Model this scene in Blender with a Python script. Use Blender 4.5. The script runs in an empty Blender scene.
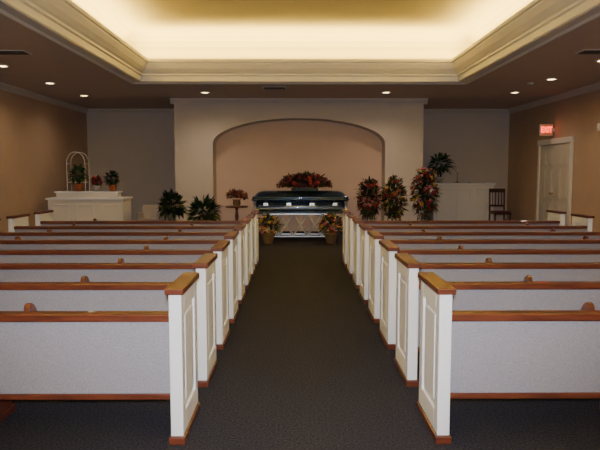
import bpy, math, random
from mathutils import Vector, Matrix
random.seed(7)
R = math.radians
COL = bpy.context.scene.collection

# ---------------------------------------------------------------- materials
def mat(name, color, rough=0.6, metal=0.0, emit=None, es=0.0, coat=0.0, spec=0.5,
        noise=None, bump=None, color2=None, stretch=None):
    m = bpy.data.materials.new(name); m.use_nodes = True
    nt = m.node_tree; b = nt.nodes["Principled BSDF"]
    b.inputs["Base Color"].default_value = (*color, 1)
    b.inputs["Roughness"].default_value = rough
    b.inputs["Metallic"].default_value = metal
    b.inputs["Coat Weight"].default_value = coat
    b.inputs["Specular IOR Level"].default_value = spec
    if emit:
        b.inputs["Emission Color"].default_value = (*emit, 1)
        b.inputs["Emission Strength"].default_value = es
    if noise:
        tc = nt.nodes.new("ShaderNodeTexCoord"); mp = nt.nodes.new("ShaderNodeMapping")
        mp.inputs["Scale"].default_value = stretch or (1, 1, 1)
        n = nt.nodes.new("ShaderNodeTexNoise"); n.inputs["Scale"].default_value = noise
        n.inputs["Detail"].default_value = 4
        nt.links.new(tc.outputs["Object"], mp.inputs["Vector"]); nt.links.new(mp.outputs["Vector"], n.inputs["Vector"])
        r = nt.nodes.new("ShaderNodeValToRGB")
        r.color_ramp.elements[0].position = 0.35; r.color_ramp.elements[1].position = 0.65
        r.color_ramp.elements[0].color = (*color, 1)
        r.color_ramp.elements[1].color = (*(color2 or tuple(c*0.8 for c in color)), 1)
        nt.links.new(n.outputs["Fac"], r.inputs["Fac"]); nt.links.new(r.outputs["Color"], b.inputs["Base Color"])
        if bump:
            bp = nt.nodes.new("ShaderNodeBump"); bp.inputs["Strength"].default_value = bump
            bp.inputs["Distance"].default_value = 0.01
            nt.links.new(n.outputs["Fac"], bp.inputs["Height"]); nt.links.new(bp.outputs["Normal"], b.inputs["Normal"])
    return m

M = {}
M['carpet'] = mat('carpet', (0.024, 0.024, 0.034), 0.95, noise=75, color2=(0.060, 0.059, 0.080), bump=0.5, spec=0.05)
M['wall'] = mat('wall_paint', (0.60, 0.54, 0.49), 0.85, noise=3, color2=(0.585, 0.525, 0.475), spec=0.2)
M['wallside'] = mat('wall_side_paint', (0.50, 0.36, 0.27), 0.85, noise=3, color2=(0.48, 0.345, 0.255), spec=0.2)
M['niche'] = mat('niche_paint', (0.68, 0.51, 0.44), 0.85, noise=3, color2=(0.66, 0.495, 0.425), spec=0.2)
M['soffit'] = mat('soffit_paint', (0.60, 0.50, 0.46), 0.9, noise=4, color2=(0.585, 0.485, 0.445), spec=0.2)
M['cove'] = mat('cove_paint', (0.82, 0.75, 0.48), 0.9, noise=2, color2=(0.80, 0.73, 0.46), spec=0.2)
M['trim'] = mat('trim_paint', (0.77, 0.73, 0.68), 0.5, noise=2, color2=(0.76, 0.72, 0.67))
M['white'] = mat('pew_white_paint', (0.84, 0.85, 0.88), 0.45, noise=2, color2=(0.82, 0.83, 0.86))
M['fabric'] = mat('pew_fabric', (0.275, 0.265, 0.305), 0.95, noise=170, color2=(0.365, 0.355, 0.40), bump=0.25, spec=0.1)
M['wood'] = mat('varnished_wood', (0.165, 0.045, 0.022), 0.3, noise=7, color2=(0.105, 0.027, 0.014), stretch=(0.6, 6, 6), coat=0.3)
M['darkwood'] = mat('dark_wood', (0.07, 0.025, 0.012), 0.35, noise=7, color2=(0.045, 0.016, 0.008), stretch=(4, 4, 0.6))
M['casket'] = mat('casket_metal', (0.045, 0.075, 0.13), 0.27, metal=0.8, coat=0.5, noise=2, color2=(0.055, 0.09, 0.15))
M['silver'] = mat('brushed_silver', (0.66, 0.67, 0.70), 0.3, metal=1.0, noise=20, color2=(0.6, 0.61, 0.64))
M['brass'] = mat('brass', (0.55, 0.40, 0.18), 0.35, metal=1.0, noise=20, color2=(0.5, 0.36, 0.16))
M['whitemetal'] = mat('white_enamel', (0.75, 0.75, 0.72), 0.4, noise=20, color2=(0.7, 0.7, 0.67))
M['wire'] = mat('green_wire', (0.03, 0.05, 0.03), 0.5, noise=20)
M['leaf'] = mat('leaf_green', (0.035, 0.085, 0.022), 0.5, noise=12, color2=(0.018, 0.05, 0.014))
M['leafd'] = mat('leaf_dark', (0.014, 0.032, 0.012), 0.5, noise=12, color2=(0.008, 0.02, 0.008))
M['leafl'] = mat('leaf_light', (0.10, 0.17, 0.05), 0.5, noise=12, color2=(0.06, 0.12, 0.03))
M['red'] = mat('petal_red', (0.34, 0.014, 0.025), 0.6, noise=20, color2=(0.22, 0.009, 0.018))
M['burg'] = mat('petal_burgundy', (0.11, 0.010, 0.022), 0.6, noise=20, color2=(0.06, 0.007, 0.015))
M['pink'] = mat('petal_pink', (0.60, 0.20, 0.25), 0.6, noise=20, color2=(0.5, 0.14, 0.19))
M['petalw'] = mat('petal_white', (0.76, 0.72, 0.64), 0.6, noise=20, color2=(0.66, 0.62, 0.54))
M['yellow'] = mat('petal_yellow', (0.62, 0.42, 0.06), 0.6, noise=20, color2=(0.55, 0.33, 0.04))
M['orange'] = mat('petal_orange', (0.50, 0.16, 0.04), 0.6, noise=20, color2=(0.4, 0.11, 0.03))
M['rust'] = mat('petal_rust', (0.22, 0.05, 0.03), 0.6, noise=20, color2=(0.15, 0.035, 0.02))
M['terra'] = mat('terracotta', (0.50, 0.15, 0.06), 0.7, noise=12, color2=(0.42, 0.12, 0.05))
M['wicker'] = mat('wicker', (0.30, 0.19, 0.09), 0.7, noise=40, color2=(0.18, 0.11, 0.05), bump=0.5)
M['potwhite'] = mat('ceramic_white', (0.62, 0.58, 0.5), 0.3, noise=10, color2=(0.58, 0.54, 0.46))
M['beige'] = mat('beige_upholstery', (0.42, 0.37, 0.31), 0.9, noise=60, color2=(0.36, 0.31, 0.26))
M['door'] = mat('door_paint', (0.60, 0.55, 0.48), 0.5, noise=3, color2=(0.585, 0.535, 0.465))
M['vent'] = mat('vent_dark', (0.06, 0.05, 0.045), 0.6, noise=20)
M['bulb'] = mat('lamp_glow', (0.9, 0.8, 0.6), 0.5, emit=(1.0, 0.75, 0.38), es=14)
M['exitred'] = mat('exit_red', (0.6, 0.05, 0.02), 0.5, emit=(1.0, 0.06, 0.02), es=5.0)
M['exitface'] = mat('exit_face', (0.42, 0.24, 0.16), 0.5, emit=(1.0, 0.2, 0.08), es=0.2)
M['soil'] = mat('soil', (0.03, 0.02, 0.012), 0.9, noise=40)

# ---------------------------------------------------------------- mesh builder
class B:
    def __init__(s): s.v = []; s.f = []; s.m = []; s.mats = []; s.sm = []
    def mi(s, k):
        if k not in s.mats: s.mats.append(k)
        return s.mats.index(k)
    def add(s, vs, fs, k, smooth=False):
        o = len(s.v); s.v += [tuple(v) for v in vs]; i = s.mi(k)
        for f in fs: s.f.append(tuple(o+a for a in f)); s.m.append(i); s.sm.append(smooth)
    def hexa(s, p, k):
        s.add(p, [(0,3,2,1),(4,5,6,7),(0,1,5,4),(1,2,6,5),(2,3,7,6),(3,0,4,7)], k)
    def box(s, x0, x1, y0, y1, z0, z1, k):
        s.hexa([(x0,y0,z0),(x1,y0,z0),(x1,y1,z0),(x0,y1,z0),(x0,y0,z1),(x1,y0,z1),(x1,y1,z1),(x0,y1,z1)], k)
    def lathe(s, cx, cy, prof, k, n=20, cap=True):
        vs = []; fs = []
        for r, z in prof:
            for i in range(n):
                a = 2*math.pi*i/n; vs.append((cx+r*math.cos(a), cy+r*math.sin(a), z))
        for j in range(len(prof)-1):
            for i in range(n):
                fs.append((j*n+i, j*n+(i+1)%n, (j+1)*n+(i+1)%n, (j+1)*n+i))
        if cap:
            fs.append(tuple(range(n-1,-1,-1))); fs.append(tuple((len(prof)-1)*n+i for i in range(n)))
        s.add(vs, fs, k, True)
    def tube(s, p, q, r, k, n=6, r2=None):
        p = Vector(p); q = Vector(q); d = q-p
        if d.length < 1e-6: return
        z = d.normalized(); a = z.orthogonal().normalized(); b = z.cross(a)
        r2 = r if r2 is None else r2; vs = []
        for c, rr in ((p, r), (q, r2)):
            for i in range(n):
                t = 2*math.pi*i/n; vs.append(c+a*rr*math.cos(t)+b*rr*math.sin(t))
        fs = [(i, (i+1)%n, n+(i+1)%n, n+i) for i in range(n)]
        fs += [tuple(range(n-1,-1,-1)), tuple(range(n, 2*n))]
        s.add(vs, fs, k, True)
    def path(s, pts, r, k, n=6):
        for a, b in zip(pts[:-1], pts[1:]): s.tube(a, b, r, k, n)
    def leaf(s, p, d, L, W, k, droop=0.25):
        p = Vector(p); d = Vector(d).normalized()
        side = d.cross(Vector((random.uniform(-.4,.4), random.uniform(-.4,.4), 1)))
        if side.length < 1e-3: side = Vector((1,0,0))
        side.normalize(); n = side.cross(d)
        dz = Vector((0,0,-1))*droop*L
        m1 = p+d*L*.3; m2 = p+d*L*.68+dz*.4; t = p+d*L+dz
        vs = [p, m1+side*W*.5, m1-n*W*.12, m1-side*W*.5, m2+side*W*.38, m2-n*W*.1, m2-side*W*.38, t]
        s.add(vs, [(0,2,1),(0,3,2),(1,2,5,4),(2,3,6,5),(4,5,7),(5,6,7)], k, True)
    def flower(s, p, nrm, r, k, kc='yellow', petals=7):
        p = Vector(p); z = Vector(nrm).normalized(); a = z.orthogonal().normalized(); b = z.cross(a)
        for layer, (rr, up) in enumerate(((1.0, .15), (.65, .45))):
            for i in range(petals):
                t = 2*math.pi*(i+.5*layer)/petals; w = math.pi/petals*1.05
                d = a*math.cos(t)+b*math.sin(t)
                d1 = a*math.cos(t-w)+b*math.sin(t-w); d2 = a*math.cos(t+w)+b*math.sin(t+w)
                vs = [p+z*r*.05*layer, p+d1*r*rr*.62+z*r*up*.7, p+d*r*rr+z*r*up, p+d2*r*rr*.62+z*r*up*.7]
                s.add(vs, [(0,1,2,3)], k, True)
        c = p+z*r*.32
        vs = [c+(a*math.cos(i*1.0472)+b*math.sin(i*1.0472))*r*.2 for i in range(6)]+[c+z*r*.14]
        s.add(vs, [(i,(i+1)%6,6) for i in range(6)], kc, True)
    def mass(s, c, rad, nl, nf, fm, lm, L=.14, W=.05, fr=.04, low=-.6, centers=('yellow','rust','burg')):
        c = Vector(c)
        def sp():
            while True:
                v = Vector((random.gauss(0,1), random.gauss(0,1), random.gauss(0,1)))
                if v.length > .1:
                    v.normalize()
                    if v.z > low: return v
        for _ in range(nl):
            v = sp(); q = random.uniform(.45, .85)
            p = c+Vector((v.x*rad[0]*q, v.y*rad[1]*q, v.z*rad[2]*q))
            d = v+Vector((random.uniform(-.5,.5), random.uniform(-.5,.5), random.uniform(-.2,.6)))
            s.leaf(p, d, L*random.uniform(.7,1.3), W*random.uniform(.7,1.2), random.choice(lm), random.uniform(0,.5))
        for _ in range(nf):
            v = sp(); q = random.uniform(.8, 1.0)
            p = c+Vector((v.x*rad[0]*q, v.y*rad[1]*q, v.z*rad[2]*q))
            nn = v+Vector((0,-.2,.15))
            s.tube(c+(p-c)*.2, p, .004, 'leafd', 3)
            s.flower(p, nn, fr*random.uniform(.7,1.2), random.choice(fm), random.choice(centers))
    def obj(s, name, loc=(0,0,0), rot=0, bevel=0, seg=2, parent=None):
        me = bpy.data.meshes.new(name); me.from_pydata(s.v, [], s.f)
        for k in s.mats: me.materials.append(M[k])
        me.polygons.foreach_set('material_index', s.m)
        me.polygons.foreach_set('use_smooth', s.sm); me.update()
        o = bpy.data.objects.new(name, me); o.location = loc; o.rotation_euler = (0,0,rot); COL.objects.link(o)
        if bevel:
            md = o.modifiers.new('bevel', 'BEVEL'); md.width = bevel; md.segments = seg; md.limit_method = 'ANGLE'
        if parent: o.parent = parent
        return o

# ---------------------------------------------------------------- room constants
W = 5.92; YF = 17.0; YP = 14.6; YB = -3.0; ZC = 3.25; PW = 3.00
TX = 3.05; TY0 = -1.2; TY1 = 11.7   # tray opening
ZU = 4.22                            # upper tray ceiling

b = B(); b.box(-W-.15, W+.15, YB-.15, YF+.15, -.12, 0, 'carpet'); b.obj('floor')
b = B(); b.box(-W-.15, -W, YB, YF, 0, ZC, 'wallside'); b.obj('wall_left')
b = B(); b.box(W, W+.15, YB, YF, 0, ZC, 'wallside'); b.obj('wall_right')
b = B(); b.box(-W-.15, W+.15, YB-.15, YB, 0, ZC, 'wall'); b.obj('wall_rear')
b = B()
b.box(-W-.15, -PW+.02, YF, YF+.15, 0, ZC, 'wall'); b.box(PW-.02, W+.15, YF, YF+.15, 0, ZC, 'wall')
b.obj('wall_alcove')

# chancel wall with arched niche
AW = 2.08; SP = 2.18; RISE = .61; ND = .55
def arch(n=40, grow=0.0):
    return [((AW+grow)*math.cos(math.pi*i/n), SP+(RISE+grow)*math.sin(math.pi*i/n)) for i in range(n+1)]
b = B()
b.add([(-PW,YP,0),(-AW,YP,0),(-AW,YP,ZC),(-PW,YP,ZC)], [(0,1,2,3)], 'wall')
b.add([(AW,YP,0),(PW,YP,0),(PW,YP,ZC),(AW,YP,ZC)], [(0,1,2,3)], 'wall')
A = arch()
for (x0,z0),(x1,z1) in zip(A[:-1],A[1:]):
    b.add([(x1,YP,z1),(x0,YP,z0),(x0,YP,ZC),(x1,YP,ZC)], [(0,1,2,3)], 'wall')
    b.add([(x1,YP,z1),(x0,YP,z0),(x0,YP+ND,z0),(x1,YP+ND,z1)], [(0,1,2,3)], 'wall', True)
for sx in (-1,1):
    b.add([(sx*AW,YP,0),(sx*AW,YP+ND,0),(sx*AW,YP+ND,SP),(sx*AW,YP,SP)], [(0,1,2,3)], 'wall')
    b.box(min(sx*PW,sx*(PW-.02)), max(sx*PW,sx*(PW-.02)), YP+.001, YF+.1, 0, ZC, 'wall')
b.box(-PW+.03, PW-.03, YP+ND, YP+ND+.1, 0, ZC, 'niche')
b.obj('wall_front')
# arch trim
b = B(); outer = [(AW+.06, 0.0)]+arch(grow=.06)+[(-AW-.06, 0.0)]; inner = [(AW,0.0)]+arch()+[(-AW,0.0)]
for i in range(len(outer)-1):
    o0,o1,i0,i1 = outer[i],outer[i+1],inner[i],inner[i+1]
    y0 = YP-.02; y1 = YP
    b.hexa([(i0[0],y0,i0[1]),(o0[0],y0,o0[1]),(o0[0],y1,o0[1]),(i0[0],y1,i0[1]),
            (i1[0],y0,i1[1]),(o1[0],y0,o1[1]),(o1[0],y1,o1[1]),(i1[0],y1,i1[1])], 'wall')
b.obj('trim_arch')

# ---------------------------------------------------------------- ceiling
def rect(dx, z, y0=TY0, y1=TY1, x=TX):
    return [(-x-dx, y0-dx, z), (x+dx, y0-dx, z), (x+dx, y1+dx, z), (-x-dx, y1+dx, z)]
def rings(b, prof, k):
    for (d0,z0,*k0),(d1,z1,*_) in zip(prof[:-1], prof[1:]):
        kk = k0[0] if k0 else k
        b.add(rect(d0,z0)+rect(d1,z1), [(i,(i+1)%4,4+(i+1)%4,4+i) for i in range(4)], kk)
b = B()
ot = [(-W-.15,YB-.15,ZC),(W+.15,YB-.15,ZC),(W+.15,YF+.15,ZC),(-W-.15,YF+.15,ZC)]
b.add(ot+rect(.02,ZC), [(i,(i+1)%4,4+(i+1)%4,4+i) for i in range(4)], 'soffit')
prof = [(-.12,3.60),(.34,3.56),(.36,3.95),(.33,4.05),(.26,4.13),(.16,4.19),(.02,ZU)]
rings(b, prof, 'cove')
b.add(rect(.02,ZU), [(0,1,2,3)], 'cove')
b.obj('ceiling')
b = B()
rings(b, [(.24,ZC+.0),(.24,ZC-.035),(.20,ZC-.045),(.17,ZC-.02),(.03,ZC-.02),(.0,ZC-.035),(-.02,ZC-.02),(-.02,ZC+.07),
          (-.05,ZC+.085),(-.05,ZC+.115),(-.08,ZC+.14),(-.13,ZC+.20),(-.17,ZC+.28),(-.17,ZC+.30),(-.20,ZC+.31),(-.20,ZC+.36),(-.12,ZC+.36),(-.12,ZC+.34)], 'trim')
b.obj('trim_tray')
def crown(name, p, q, nrm):
    pr = [(0,-.13),(.02,-.13),(.025,-.10),(.07,-.045),(.085,-.03),(.085,0)]
    b = B(); n = Vector(nrm); p = Vector(p); q = Vector(q); vs = []
    for c in (p,q):
        for o,z in pr: vs.append(c+n*o+Vector((0,0,z)))
    m = len(pr)
    b.add(vs, [(i,i+1,m+i+1,m+i) for i in range(m-1)], 'wall'); b.obj(name)
crown('trim_crown_left', (-W,YB,ZC), (-W,YF,ZC), (1,0,0))
crown('trim_crown_right', (W,YB,ZC), (W,YF,ZC), (-1,0,0))
crown('trim_crown_alcove_left', (-W,YF,ZC), (-PW,YF,ZC), (0,-1,0))
crown('trim_crown_alcove_right', (PW,YF,ZC), (W,YF,ZC), (0,-1,0))
crown('trim_crown_front', (-PW-.08,YP,ZC), (PW+.08,YP,ZC), (0,-1,0))
crown('trim_crown_return_left', (-PW,YP,ZC), (-PW,YF,ZC), (-1,0,0))
crown('trim_crown_return_right', (PW,YP,ZC), (PW,YF,ZC), (1,0,0))
for nm, a in (('left',(-W,-W+.02,YB,YF)),('right_a',(W-.02,W,YB,12.95)),('right_b',(W-.02,W,14.87,YF)),
              ('alcove_left',(-W+.02,-PW,YF-.02,YF)),('alcove_right',(PW,W-.02,YF-.02,YF)),
              ('front_left',(-PW,-AW-.1,YP-.02,YP)),('front_right',(AW+.1,PW,YP-.02,YP))):
    b = B(); b.box(*a, 0, .13, 'trim'); b.obj('baseboard_'+nm, bevel=.005)

# ---------------------------------------------------------------- ceiling fixtures
def downlight(x, y, power=62):
    b = B()
    b.lathe(0,0,[(.105,0),(.105,-.012),(.085,-.014),(.08,-.004)],'trim',24,cap=False)
    b.lathe(0,0,[(.078,-.004),(.05,-.006)],'bulb',24)
    o = b.obj('recessed_downlight', (x,y,ZC-.001))
    L = bpy.data.lights.new('downlight_lamp','SPOT'); L.energy = power; L.color = (1.0,.78,.58)
    L.spot_size = R(150); L.spot_blend = 1.0; L.shadow_soft_size = .07
    lo = bpy.data.objects.new('downlight_lamp', L); COL.objects.link(lo); lo.parent = o; lo.location = (0,0,-.03)
for y in (14.0,12.07,10.14,8.2,6.27,4.3,2.4,.5,-1.4): downlight(-4.93, y, 32)
for y in (13.4,11.5,9.6,7.7,5.8,3.9,2.0,.1,-1.8): downlight(4.75, y, 50)
downlight(-2.08,13.45,80); downlight(1.91,13.4,80)
def vent(x,y,w,h):
    b = B(); b.box(-w/2,w/2,-h/2,h/2,-.008,0,'trim')
    n = 7
    for i in range(n):
        yy = -h/2+.03+(h-.06)*i/(n-1); b.box(-w/2+.025,w/2-.025,yy-.01,yy+.006,-.016,-.007,'vent')
    b.obj('ceiling_vent',(x,y,ZC-.001))
vent(-4.25,9.0,.5,.28); vent(4.3,8.9,.5,.28); vent(-.52,12.7,.5,.28)
b = B(); b.lathe(0,0,[(.07,0),(.07,-.02),(.05,-.035),(.01,-.038)],'potwhite'); b.obj('smoke_detector',(4.55,12.0,ZC-.001))

# cove fluorescent strips
for x,y,lx,ly in ((-TX-.20,(TY0+TY1)/2,.06,12.9),(TX+.20,(TY0+TY1)/2,.06,12.9),
                     (0,TY1+.20,6.3,.06),(0,TY0-.20,6.3,.06)):
    L = bpy.data.lights.new('cove_strip','AREA'); L.shape='RECTANGLE'; L.size = lx; L.size_y = ly
    L.energy = 215*max(lx,ly)/12.4; L.color = (1.0,.71,.19); L.spread = R(130)
    b = B(); h = (lx/2,ly/2)
    b.box(-h[0]-.02,h[0]+.02,-h[1]-.02,h[1]+.02,-.015,0.01,'whitemetal')
    o = b.obj('cove_light_strip',(x,y,3.605))
    lo = bpy.data.objects.new('cove_lamp',L); COL.objects.link(lo); lo.parent = o
    lo.location = (0,0,.03); lo.rotation_euler = (math.pi,0,0)

# ---------------------------------------------------------------- pews
PL = 3.47; ED = .50; T = .07
b = B()
for sx in (-1,1):
    xa = sx*PL/2; xb = sx*(PL/2-T); x0,x1 = min(xa,xb),max(xa,xb)
    z0,z1 = .045,.84
    b.box(x0+.014,x1-.014,.05,ED-.05,z0+.05,z1-.05,'white')
    b.box(x0,x1,0,.085,z0,z1,'white'); b.box(x0,x1,ED-.085,ED,z0,z1,'white')
    b.box(x0,x1,.085,ED-.085,z0,z0+.12,'white'); b.box(x0,x1,.085,ED-.085,z1-.10,z1,'white')
    b.box(x0+.004,x1-.004,.125,ED-.125,z0+.16,z1-.14,'white')
    b.box(x0-.010,x1+.010,-.012,ED+.012,0,z0,'wood')
    b.box(x0-.016,x1+.016,-.02,ED+.02,z1,z1+.035,'wood')
i0,i1 = -PL/2+T, PL/2-T
b.hexa([(i0,.085,.255),(i1,.085,.255),(i1,.135,.255),(i0,.135,.255),(i0,.030,.69),(i1,.030,.69),(i1,.08,.69),(i0,.08,.69)],'fabric')
b.box(i0,i1,.012,.105,.685,.728,'wood')
b.box(i0,i1,.075,.145,.225,.258,'wood')
b.hexa([(i0,.136,.44),(i1,.136,.44),(i1,.19,.44),(i0,.19,.44),(i0,.085,.68),(i1,.085,.68),(i1,.13,.68),(i0,.13,.68)],'fabric')
b.box(i0,i1,.12,.52,.36,.39,'wood'); b.box(i0,i1,.15,.525,.39,.45,'fabric')
for px in (-.56,.56):
    b.box(px-.02,px+.02,.10,.46,.05,.37,'wood'); b.box(px-.03,px+.03,.06,.48,0,.05,'wood')
for px in (-.85,.85):
    pts = [(.107,.45),(.107,.735),(.12,.758),(.145,.765),(.175,.75),(.22,.69),(.32,.62),(.42,.60),(.46,.57),(.46,.45)]
    n = len(pts); vs = [(px-.018,y,z) for y,z in pts]+[(px+.018,y,z) for y,z in pts]
    b.add(vs,[tuple(range(n)),tuple(range(2*n-1,n-1,-1))]+[(i,(i+1)%n,n+(i+1)%n,n+i)[::-1] for i in range(n)],'wood')
first = None
for r in range(8):
    for sx in (-1,1):
        loc = (sx*(.70+PL/2), 3.20+.888*r, 0)
        if first is None: first = b.obj('church_pew', loc, bevel=.006)
        else:
            o = bpy.data.objects.new('church_pew', first.data); o.location = loc; COL.objects.link(o)
            md = o.modifiers.new('bevel','BEVEL'); md.width=.006; md.segments=2; md.limit_method='ANGLE'

# ---------------------------------------------------------------- casket
def rrect(hx, hy, r, z, n=6):
    out = []
    for cx,cy,a0 in ((hx-r,hy-r,0),(-hx+r,hy-r,90),(-hx+r,-hy+r,180),(hx-r,-hy+r,270)):
        for i in range(n+1):
            a = R(a0+90*i/n); out.append((cx+r*math.cos(a), cy+r*math.sin(a), z))
    return out
b = B()
lv = [(1.02,.33,.06,.602),(1.05,.36,.07,.61),(1.05,.36,.07,.645),(1.0,.31,.06,.67),(.985,.295,.06,.70),(.995,.305,.06,.84),
      (1.02,.33,.07,.875),(1.06,.37,.08,.89),(1.06,.37,.08,.915),(1.045,.355,.08,.92),(1.045,.355,.08,.935),(1.05,.36,.08,.94),
      (1.04,.35,.08,.965),(.99,.30,.08,1.0),(.95,.26,.09,1.04),(.90,.21,.09,1.07),(.82,.13,.08,1.088),(.75,.05,.04,1.09)]
vs = []; fs = []
for l in lv: vs += rrect(*l)
n = len(rrect(*lv[0]))
for j in range(len(lv)-1):
    for i in range(n): fs.append((j*n+i,j*n+(i+1)%n,(j+1)*n+(i+1)%n,(j+1)*n+i))
fs.append(tuple(range(n-1,-1,-1))); fs.append(tuple((len(lv)-1)*n+i for i in range(n)))
b.add(vs,fs,'casket',True)
for sx in (-1,1):
    for sy in (-1,1):
        b.lathe(sx*.985,sy*.29,[(.03,.66),(.045,.68),(.03,.70),(.03,.83),(.045,.85),(.03,.87)],'silver',12)
for sy in (-1,1):
    b.tube((-.9,sy*.375,.76),(.9,sy*.375,.76),.016,'silver',8)
    for x in (-.75,-.25,.25,.75):
        b.tube((x,sy*.375,.76),(x,sy*.30,.80),.012,'silver',6); b.box(x-.05,x+.05,min(sy*.295,sy*.312),max(sy*.295,sy*.312),.76,.83,'silver')
for x in (-.02,.02): b.box(x-.004,x+.004,-.365,-.355,.92,.965,'silver')
CX, CY = 0.02, 13.3
b.obj('casket',(CX,CY,0))
b = B()
for sy in (-.24,.24):
    b.box(-.80,.80,sy-.02,sy+.02,.575,.60,'silver'); b.box(-.80,.80,sy-.015,sy+.015,.085,.11,'silver')
    nX = 5; w = 1.56/nX
    for i in range(nX):
        xa = -.78+w*i; xb = xa+w
        b.tube((xa,sy-.012,.10),(xb,sy-.012,.585),.014,'whitemetal',8); b.tube((xb,sy+.012,.10),(xa,sy+.012,.585),.014,'whitemetal',8)
        b.tube((xa+w/2,sy-.03,.342),(xa+w/2,sy+.03,.342),.016,'silver',8)
for x in (-.79,.79):
    b.box(x-.02,x+.02,-.26,.26,.575,.598,'silver'); b.box(x-.015,x+.015,-.25,.25,.085,.11,'silver')
    for sy in (-.24,.24):
        b.tube((x,sy,.085),(x,sy,.05),.012,'silver'); b.tube((x,sy-.015,.045),(x,sy+.015,.045),.045,'vent',14)
b.obj('casket_bier',(CX,CY,0))
b = B()
b.mass((0,0,1.15),(.64,.28,.33),560,170,['burg','burg','red','burg','burg'],['leaf','leafd','leafd','burg'],.15,.05,.055,low=0.08,centers=('burg','rust'))
b.box(-.3,.3,-.05,.05,1.092,1.15,'leafd')
b.obj('casket_flower_spray',(CX+.10,CY,0))

# ---------------------------------------------------------------- floral pieces
def easel_spray(x,y,zb,zt,w,fm,nf=110,lm=('leaf','leafd','leafd')):
    b = B(); zc=(zb+zt)/2; h=(zt-zb)/2
    for dx in (-.22,.22): b.tube((dx,-.12,0.0),(0,0,zt-.2),.010,'wire')
    b.tube((0,.34,0.0),(0,.02,zt-.2),.010,'wire'); b.tube((-.14,-.07,.5),(.14,-.07,.5),.008,'wire')
    b.mass((0,-.06,zc),(w/2,.17,h),300,nf,fm,list(lm),.15,.05,.055,low=-1)
    b.obj('standing_flower_spray',(x,y,0))
easel_spray(1.50,13.0,.50,1.38,.50,['red','burg','pink','red','burg'],120)
easel_spray(2.07,13.15,.45,1.42,.54,['burg','red','rust','orange','yellow'],110,('leafd','leaf','leafd'))
easel_spray(2.70,13.0,.50,1.64,.62,['red','pink','petalw','burg','yellow','red'],150,('leaf','leafd'))

def basket(x,y,fm,lm,w=.25,h=.28,z=.24,nf=60):
    b = B()
    b.lathe(0,0,[(.09,0),(.10,.01),(.14,.20),(.155,.21),(.155,.225),(.13,.225),(.12,.2)],'wicker',18)
    pts=[(.15*math.cos(t),0,.21+.42*math.sin(t)) for t in [math.pi*i/12 for i in range(13)]]; b.path(pts,.008,'wicker')
    b.mass((0,0,z+.12),(w,.2,h),150,nf,fm,lm,.14,.045,.045,low=-.35)
    b.obj('flower_basket',(x,y,0))
basket(-.66,12.5,['yellow','petalw','yellow','pink','yellow'],['leaf','leafl','leafd'])
basket(.66,12.5,['red','pink','red','orange','yellow'],['leaf','leafd','leafl'])

def potted(name,x,y,z,ph,pr,pk,c,rad,nl,lm,L,Wd,nf=0,fm=None,fr=.03):
    b = B()
    b.lathe(0,0,[(pr*.7,0),(pr*.98,ph*.82),(pr*1.1,ph*.83),(pr*1.1,ph),(pr*.95,ph),(pr*.93,ph*.93)],pk,18)
    b.lathe(0,0,[(pr*.92,ph*.90),(.001,ph*.91)],'soil',18)
    for i in range(9):
        a=random.uniform(0,6.28); q=random.uniform(.2,.7)
        b.tube((0.3*pr*math.cos(a),0.3*pr*math.sin(a),ph*.9),(c[0]+rad[0]*q*math.cos(a),c[1]+rad[1]*q*math.sin(a),c[2]+rad[2]*random.uniform(-.1,.6)),.006,'leafd',5)
    b.mass(c,rad,nl,nf,fm or ['red'],lm,L,Wd,fr,low=-.7)
    b.obj(name,(x,y,z))
potted('potted_shrub',-2.78,13.1,0,.32,.17,'wicker',(0,0,.77),(.28,.24,.32),420,['leafd','leafd','leaf'],.14,.06)
potted('potted_fern',-2.04,12.85,0,.30,.16,'wicker',(0,0,.64),(.29,.22,.28),330,['leaf','leafd','leafd'],.20,.06)

b = B()
b.lathe(0,0,[(.24,.70),(.26,.705),(.26,.73),(.24,.735)],'wood',28)
b.lathe(0,0,[(.05,.70),(.025,.62),(.045,.5),(.03,.4),(.05,.25),(.04,.12)],'wood',14)
for i in range(3):
    a=2*math.pi*i/3+.5; b.path([(0.03*math.cos(a),.03*math.sin(a),.2),(.15*math.cos(a),.15*math.sin(a),.12),(.24*math.cos(a),.24*math.sin(a),.02)],.02,'wood',8)
b.obj('pedestal_table',(-1.42,13.6,0))
b = B()
b.lathe(0,0,[(.07,0),(.09,.05),(.08,.12),(.1,.14)],'wicker',16)
b.mass((0,0,.20),(.25,.2,.15),140,50,['rust','rust','burg','orange'],['leafd','rust'],.10,.04,.045,low=-.2,centers=('rust','burg'))
b.obj('flower_arrangement',(-1.42,13.6,.736))

# ---------------------------------------------------------------- counters & plants
def counter(name,x0,x1,y0,y1,z,ledge):
    b = B()
    b.box(x0+.04,x1-.04,y0+.04,y1,0,z-.04,'trim')
    b.box(x0,x1,y0,y1,z-.04,z,'white'); b.box(x0+.02,x1-.02,y0+.02,y1,0,.12,'trim')
    n=3; w=(x1-x0-.08)/n
    for i in range(n):
        a=x0+.04+w*i
        for q in ((a+.08,a+w-.08,.20,.22),(a+.08,a+w-.08,z-.17,z-.15)): b.box(q[0],q[1],y0+.025,y0+.045,q[2],q[3],'trim')
        for q in (a+.08,a+w-.10): b.box(q,q+.02,y0+.025,y0+.045,.2,z-.15,'trim')
    if ledge:
        b.box(x0+.06,x1-.26,y1-.30,y1-.03,z,z+ledge-.03,'trim'); b.box(x0+.03,x1-.23,y1-.34,y1,z+ledge-.03,z+ledge,'white')
    return b.obj(name,bevel=.006)
counter('white_altar_counter',-5.58,-3.86,13.2,13.95,.93,.13)
counter('white_reception_counter',3.60,5.30,16.1,16.8,1.20,0)
LZ=1.062; LY=13.77
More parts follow.
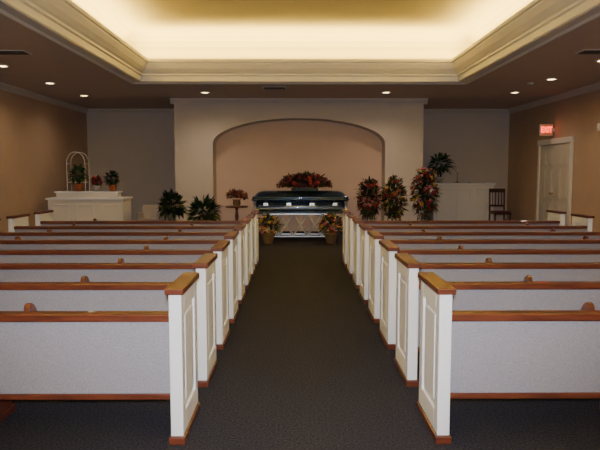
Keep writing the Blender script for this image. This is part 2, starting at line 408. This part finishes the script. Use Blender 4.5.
potted('potted_plant',-5.04,LY,LZ,.17,.09,'terra',(0,0,.38),(.15,.14,.20),150,['leaf','leafl','leaf'],.14,.06)
potted('potted_poinsettia',-4.63,LY,LZ,.13,.08,'potwhite',(0,0,.24),(.11,.10,.12),90,['leaf','red'],.08,.05,40,['red','pink','red'],.04)
potted('potted_ivy',-4.27,LY,LZ,.15,.09,'terra',(0,0,.30),(.12,.12,.15),120,['leaf','leafd'],.12,.05,6,['petalw'],.03)
potted('potted_palm',3.85,16.42,1.201,.16,.10,'potwhite',(0.02,0,.50),(.22,.2,.24),130,['leaf','leafd','leafl'],.24,.07)
b = B(); b.lathe(0,0,[(.07,0),(.07,.015),(.02,.03),(.014,.10),(.028,.12),(.014,.15),(.014,.26),(.035,.28),(.03,.29)],'brass',14)
b.lathe(0,0,[(.014,.29),(.014,.42)],'petalw',10); b.obj('candlestick',(4.33,16.4,1.201))
b = B(); b.box(-.2,-.005,-.12,.12,.008,.025,'petalw'); b.box(.005,.2,-.12,.12,.008,.025,'petalw'); b.box(-.21,.21,-.13,.13,0,.008,'burg'); b.obj('guest_book',(4.85,16.4,1.201))

# tall white metal stand on the left
b = B()
for y in (-.14,.14):
    pts = [(-.22,y,0),(-.22,y,1.55)]+[(-.22*math.cos(t),y,1.72+.26*math.sin(t)) for t in [math.pi*i/12 for i in range(13)]]+[(.22,y,1.55),(.22,y,0)]
    b.path(pts,.008,'whitemetal',8)
for x in (-.22,.22):
    for z in (.12,.7,1.25,1.7): b.tube((x,-.14,z),(x,.14,z),.008,'whitemetal')
for z in (.12,.7,1.25):
    b.box(-.22,.22,-.14,.14,z-.006,z+.006,'whitemetal')
b.obj('white_metal_plant_stand',(-5.38,14.7,0))

# ---------------------------------------------------------------- chairs
b = B()
for x in (-.19,.19):
    b.box(x-.02,x+.02,-.22,-.18,0,.44,'darkwood')
    b.hexa([(x-.02,.19,0),(x+.02,.19,0),(x+.02,.23,0),(x-.02,.23,0),(x-.02,.25,1.05),(x+.02,.25,1.05),(x+.02,.285,1.05),(x-.02,.285,1.05)],'darkwood')
b.box(-.22,.22,-.23,.22,.42,.47,'darkwood'); b.box(-.2,.2,-.21,.19,.47,.50,'burg')
b.box(-.21,.21,.24,.285,.97,1.07,'darkwood'); b.box(-.19,.19,.225,.26,.60,.65,'darkwood')
for x in (-.12,-.04,.04,.12): b.box(x-.012,x+.012,.235,.26,.64,.98,'darkwood')
b.box(-.18,.18,-.21,-.19,.2,.23,'darkwood')
b.obj('wooden_side_chair',(5.18,15.4,0),bevel=.005)
b = B()
for x in (-.22,.22):
    for y in (-.2,.2): b.lathe(x,y,[(.015,0),(.022,.28)],'darkwood',8)
b.box(-.27,.27,-.26,.26,.27,.42,'beige')
b.hexa([(-.27,.16,.42),(.27,.16,.42),(.27,.26,.42),(-.27,.26,.42),(-.23,.24,.72),(.23,.24,.72),(.23,.32,.72),(-.23,.32,.72)],'beige')
for x in (-.27,.21): b.box(x,x+.06,-.24,.2,.42,.56,'beige')
b.obj('upholstered_armchair',(-3.48,14.0,0),bevel=.025,seg=3)

# ---------------------------------------------------------------- double door & exit sign
e = bpy.data.objects.new('door_1',None); COL.objects.link(e)
b = B(); y0,y1 = 13.1,14.72; X=W-.002
b.box(X-.045,X,y0-.1,y0,0,2.16,'trim'); b.box(X-.045,X,y1,y1+.1,0,2.16,'trim'); b.box(X-.055,X,y0-.12,y1+.12,2.14,2.27,'trim')
b.obj('door_casing',bevel=.006,parent=e)
ym=(y0+y1)/2
for k,(a,c) in enumerate(((y0,ym-.006),(ym+.006,y1))):
    b = B(); b.box(X-.02,X-.001,a,c,.005,2.14,'door')
    for (za,zb) in ((.15,.75),(.88,1.55),(1.65,2.02)):
        for ya,yb in ((a+.10,(a+c)/2-.04),((a+c)/2+.04,c-.10)):
            b.box(X-.028,X-.019,ya,yb,za,zb,'door'); b.box(X-.034,X-.027,ya+.04,yb-.04,za+.04,zb-.04,'door')
    b.obj('door_leaf_%d'%(k+1),bevel=.004,parent=e)
    b = B(); yh = ym+(-.07 if k==0 else .07)
    b.tube((X-.02,yh,1.0),(X-.07,yh,1.0),.01,'brass',8); b.tube((X-.07,yh,1.0),(X-.085,yh,1.0),.03,'brass',14)
    b.obj('door_knob_%d'%(k+1),parent=e)
e2 = bpy.data.objects.new('exit_sign',None); COL.objects.link(e2); e2.location=(W-.19,14.0,2.47)
b = B(); b.box(-.15,.15,0,.04,-.13,.13,'whitemetal'); b.box(-.14,.14,-.004,.001,-.12,.12,'exitface'); b.box(.15,.188,.005,.035,-.04,.04,'whitemetal')
b.obj('sign_housing',parent=e2)
cu = bpy.data.curves.new('sign_text','FONT'); cu.body='EXIT'; cu.size=.15; cu.align_x='CENTER'; cu.align_y='CENTER'; cu.extrude=.003; cu.offset=.004
to = bpy.data.objects.new('sign_text',cu); COL.objects.link(to); to.parent=e2; to.rotation_euler=(R(90),0,0); to.location=(0,-.008,0); to.scale=(.85,1.25,1); cu.materials.append(M['exitred'])

b = B(); b.box(-.02,-.001,-.05,.05,-.09,.09,'brass'); b.tube((-.01,0,-.03),(-.09,0,-.05),.008,'brass'); b.lathe(-.09,0,[(.012,-.05),(.02,-.02),(.012,0)],'brass',10)
b.lathe(-.09,0,[(.035,0),(.05,.06),(.045,.14)],'petalw',14,cap=False); b.obj('wall_sconce',(W,11.75,2.3))

# ---------------------------------------------------------------- lights
def light(name,kind,loc,en,col,rot=None,**kw):
    L = bpy.data.lights.new(name,kind); L.energy=en; L.color=col
    for k,v in kw.items(): setattr(L,k,v)
    o = bpy.data.objects.new(name,L); o.location=loc
    if rot: o.rotation_euler=rot
    COL.objects.link(o); return o
light('camera_flash','SPOT',(-.08,-.12,1.66),800,(.90,.93,1.0),(R(91),0,0),spot_size=R(90),spot_blend=.8,shadow_soft_size=.05)

w = bpy.data.worlds.new('world'); bpy.context.scene.world = w; w.use_nodes=True
w.node_tree.nodes['Background'].inputs[0].default_value=(.05,.045,.04,1)

# ---------------------------------------------------------------- camera
cam = bpy.data.cameras.new('camera'); cam.lens=36; cam.sensor_width=36
co = bpy.data.objects.new('camera',cam); COL.objects.link(co)
co.location=(-.08,0,1.5); co.rotation_euler=(R(90-5.05),0,R(-.4))
bpy.context.scene.camera=co
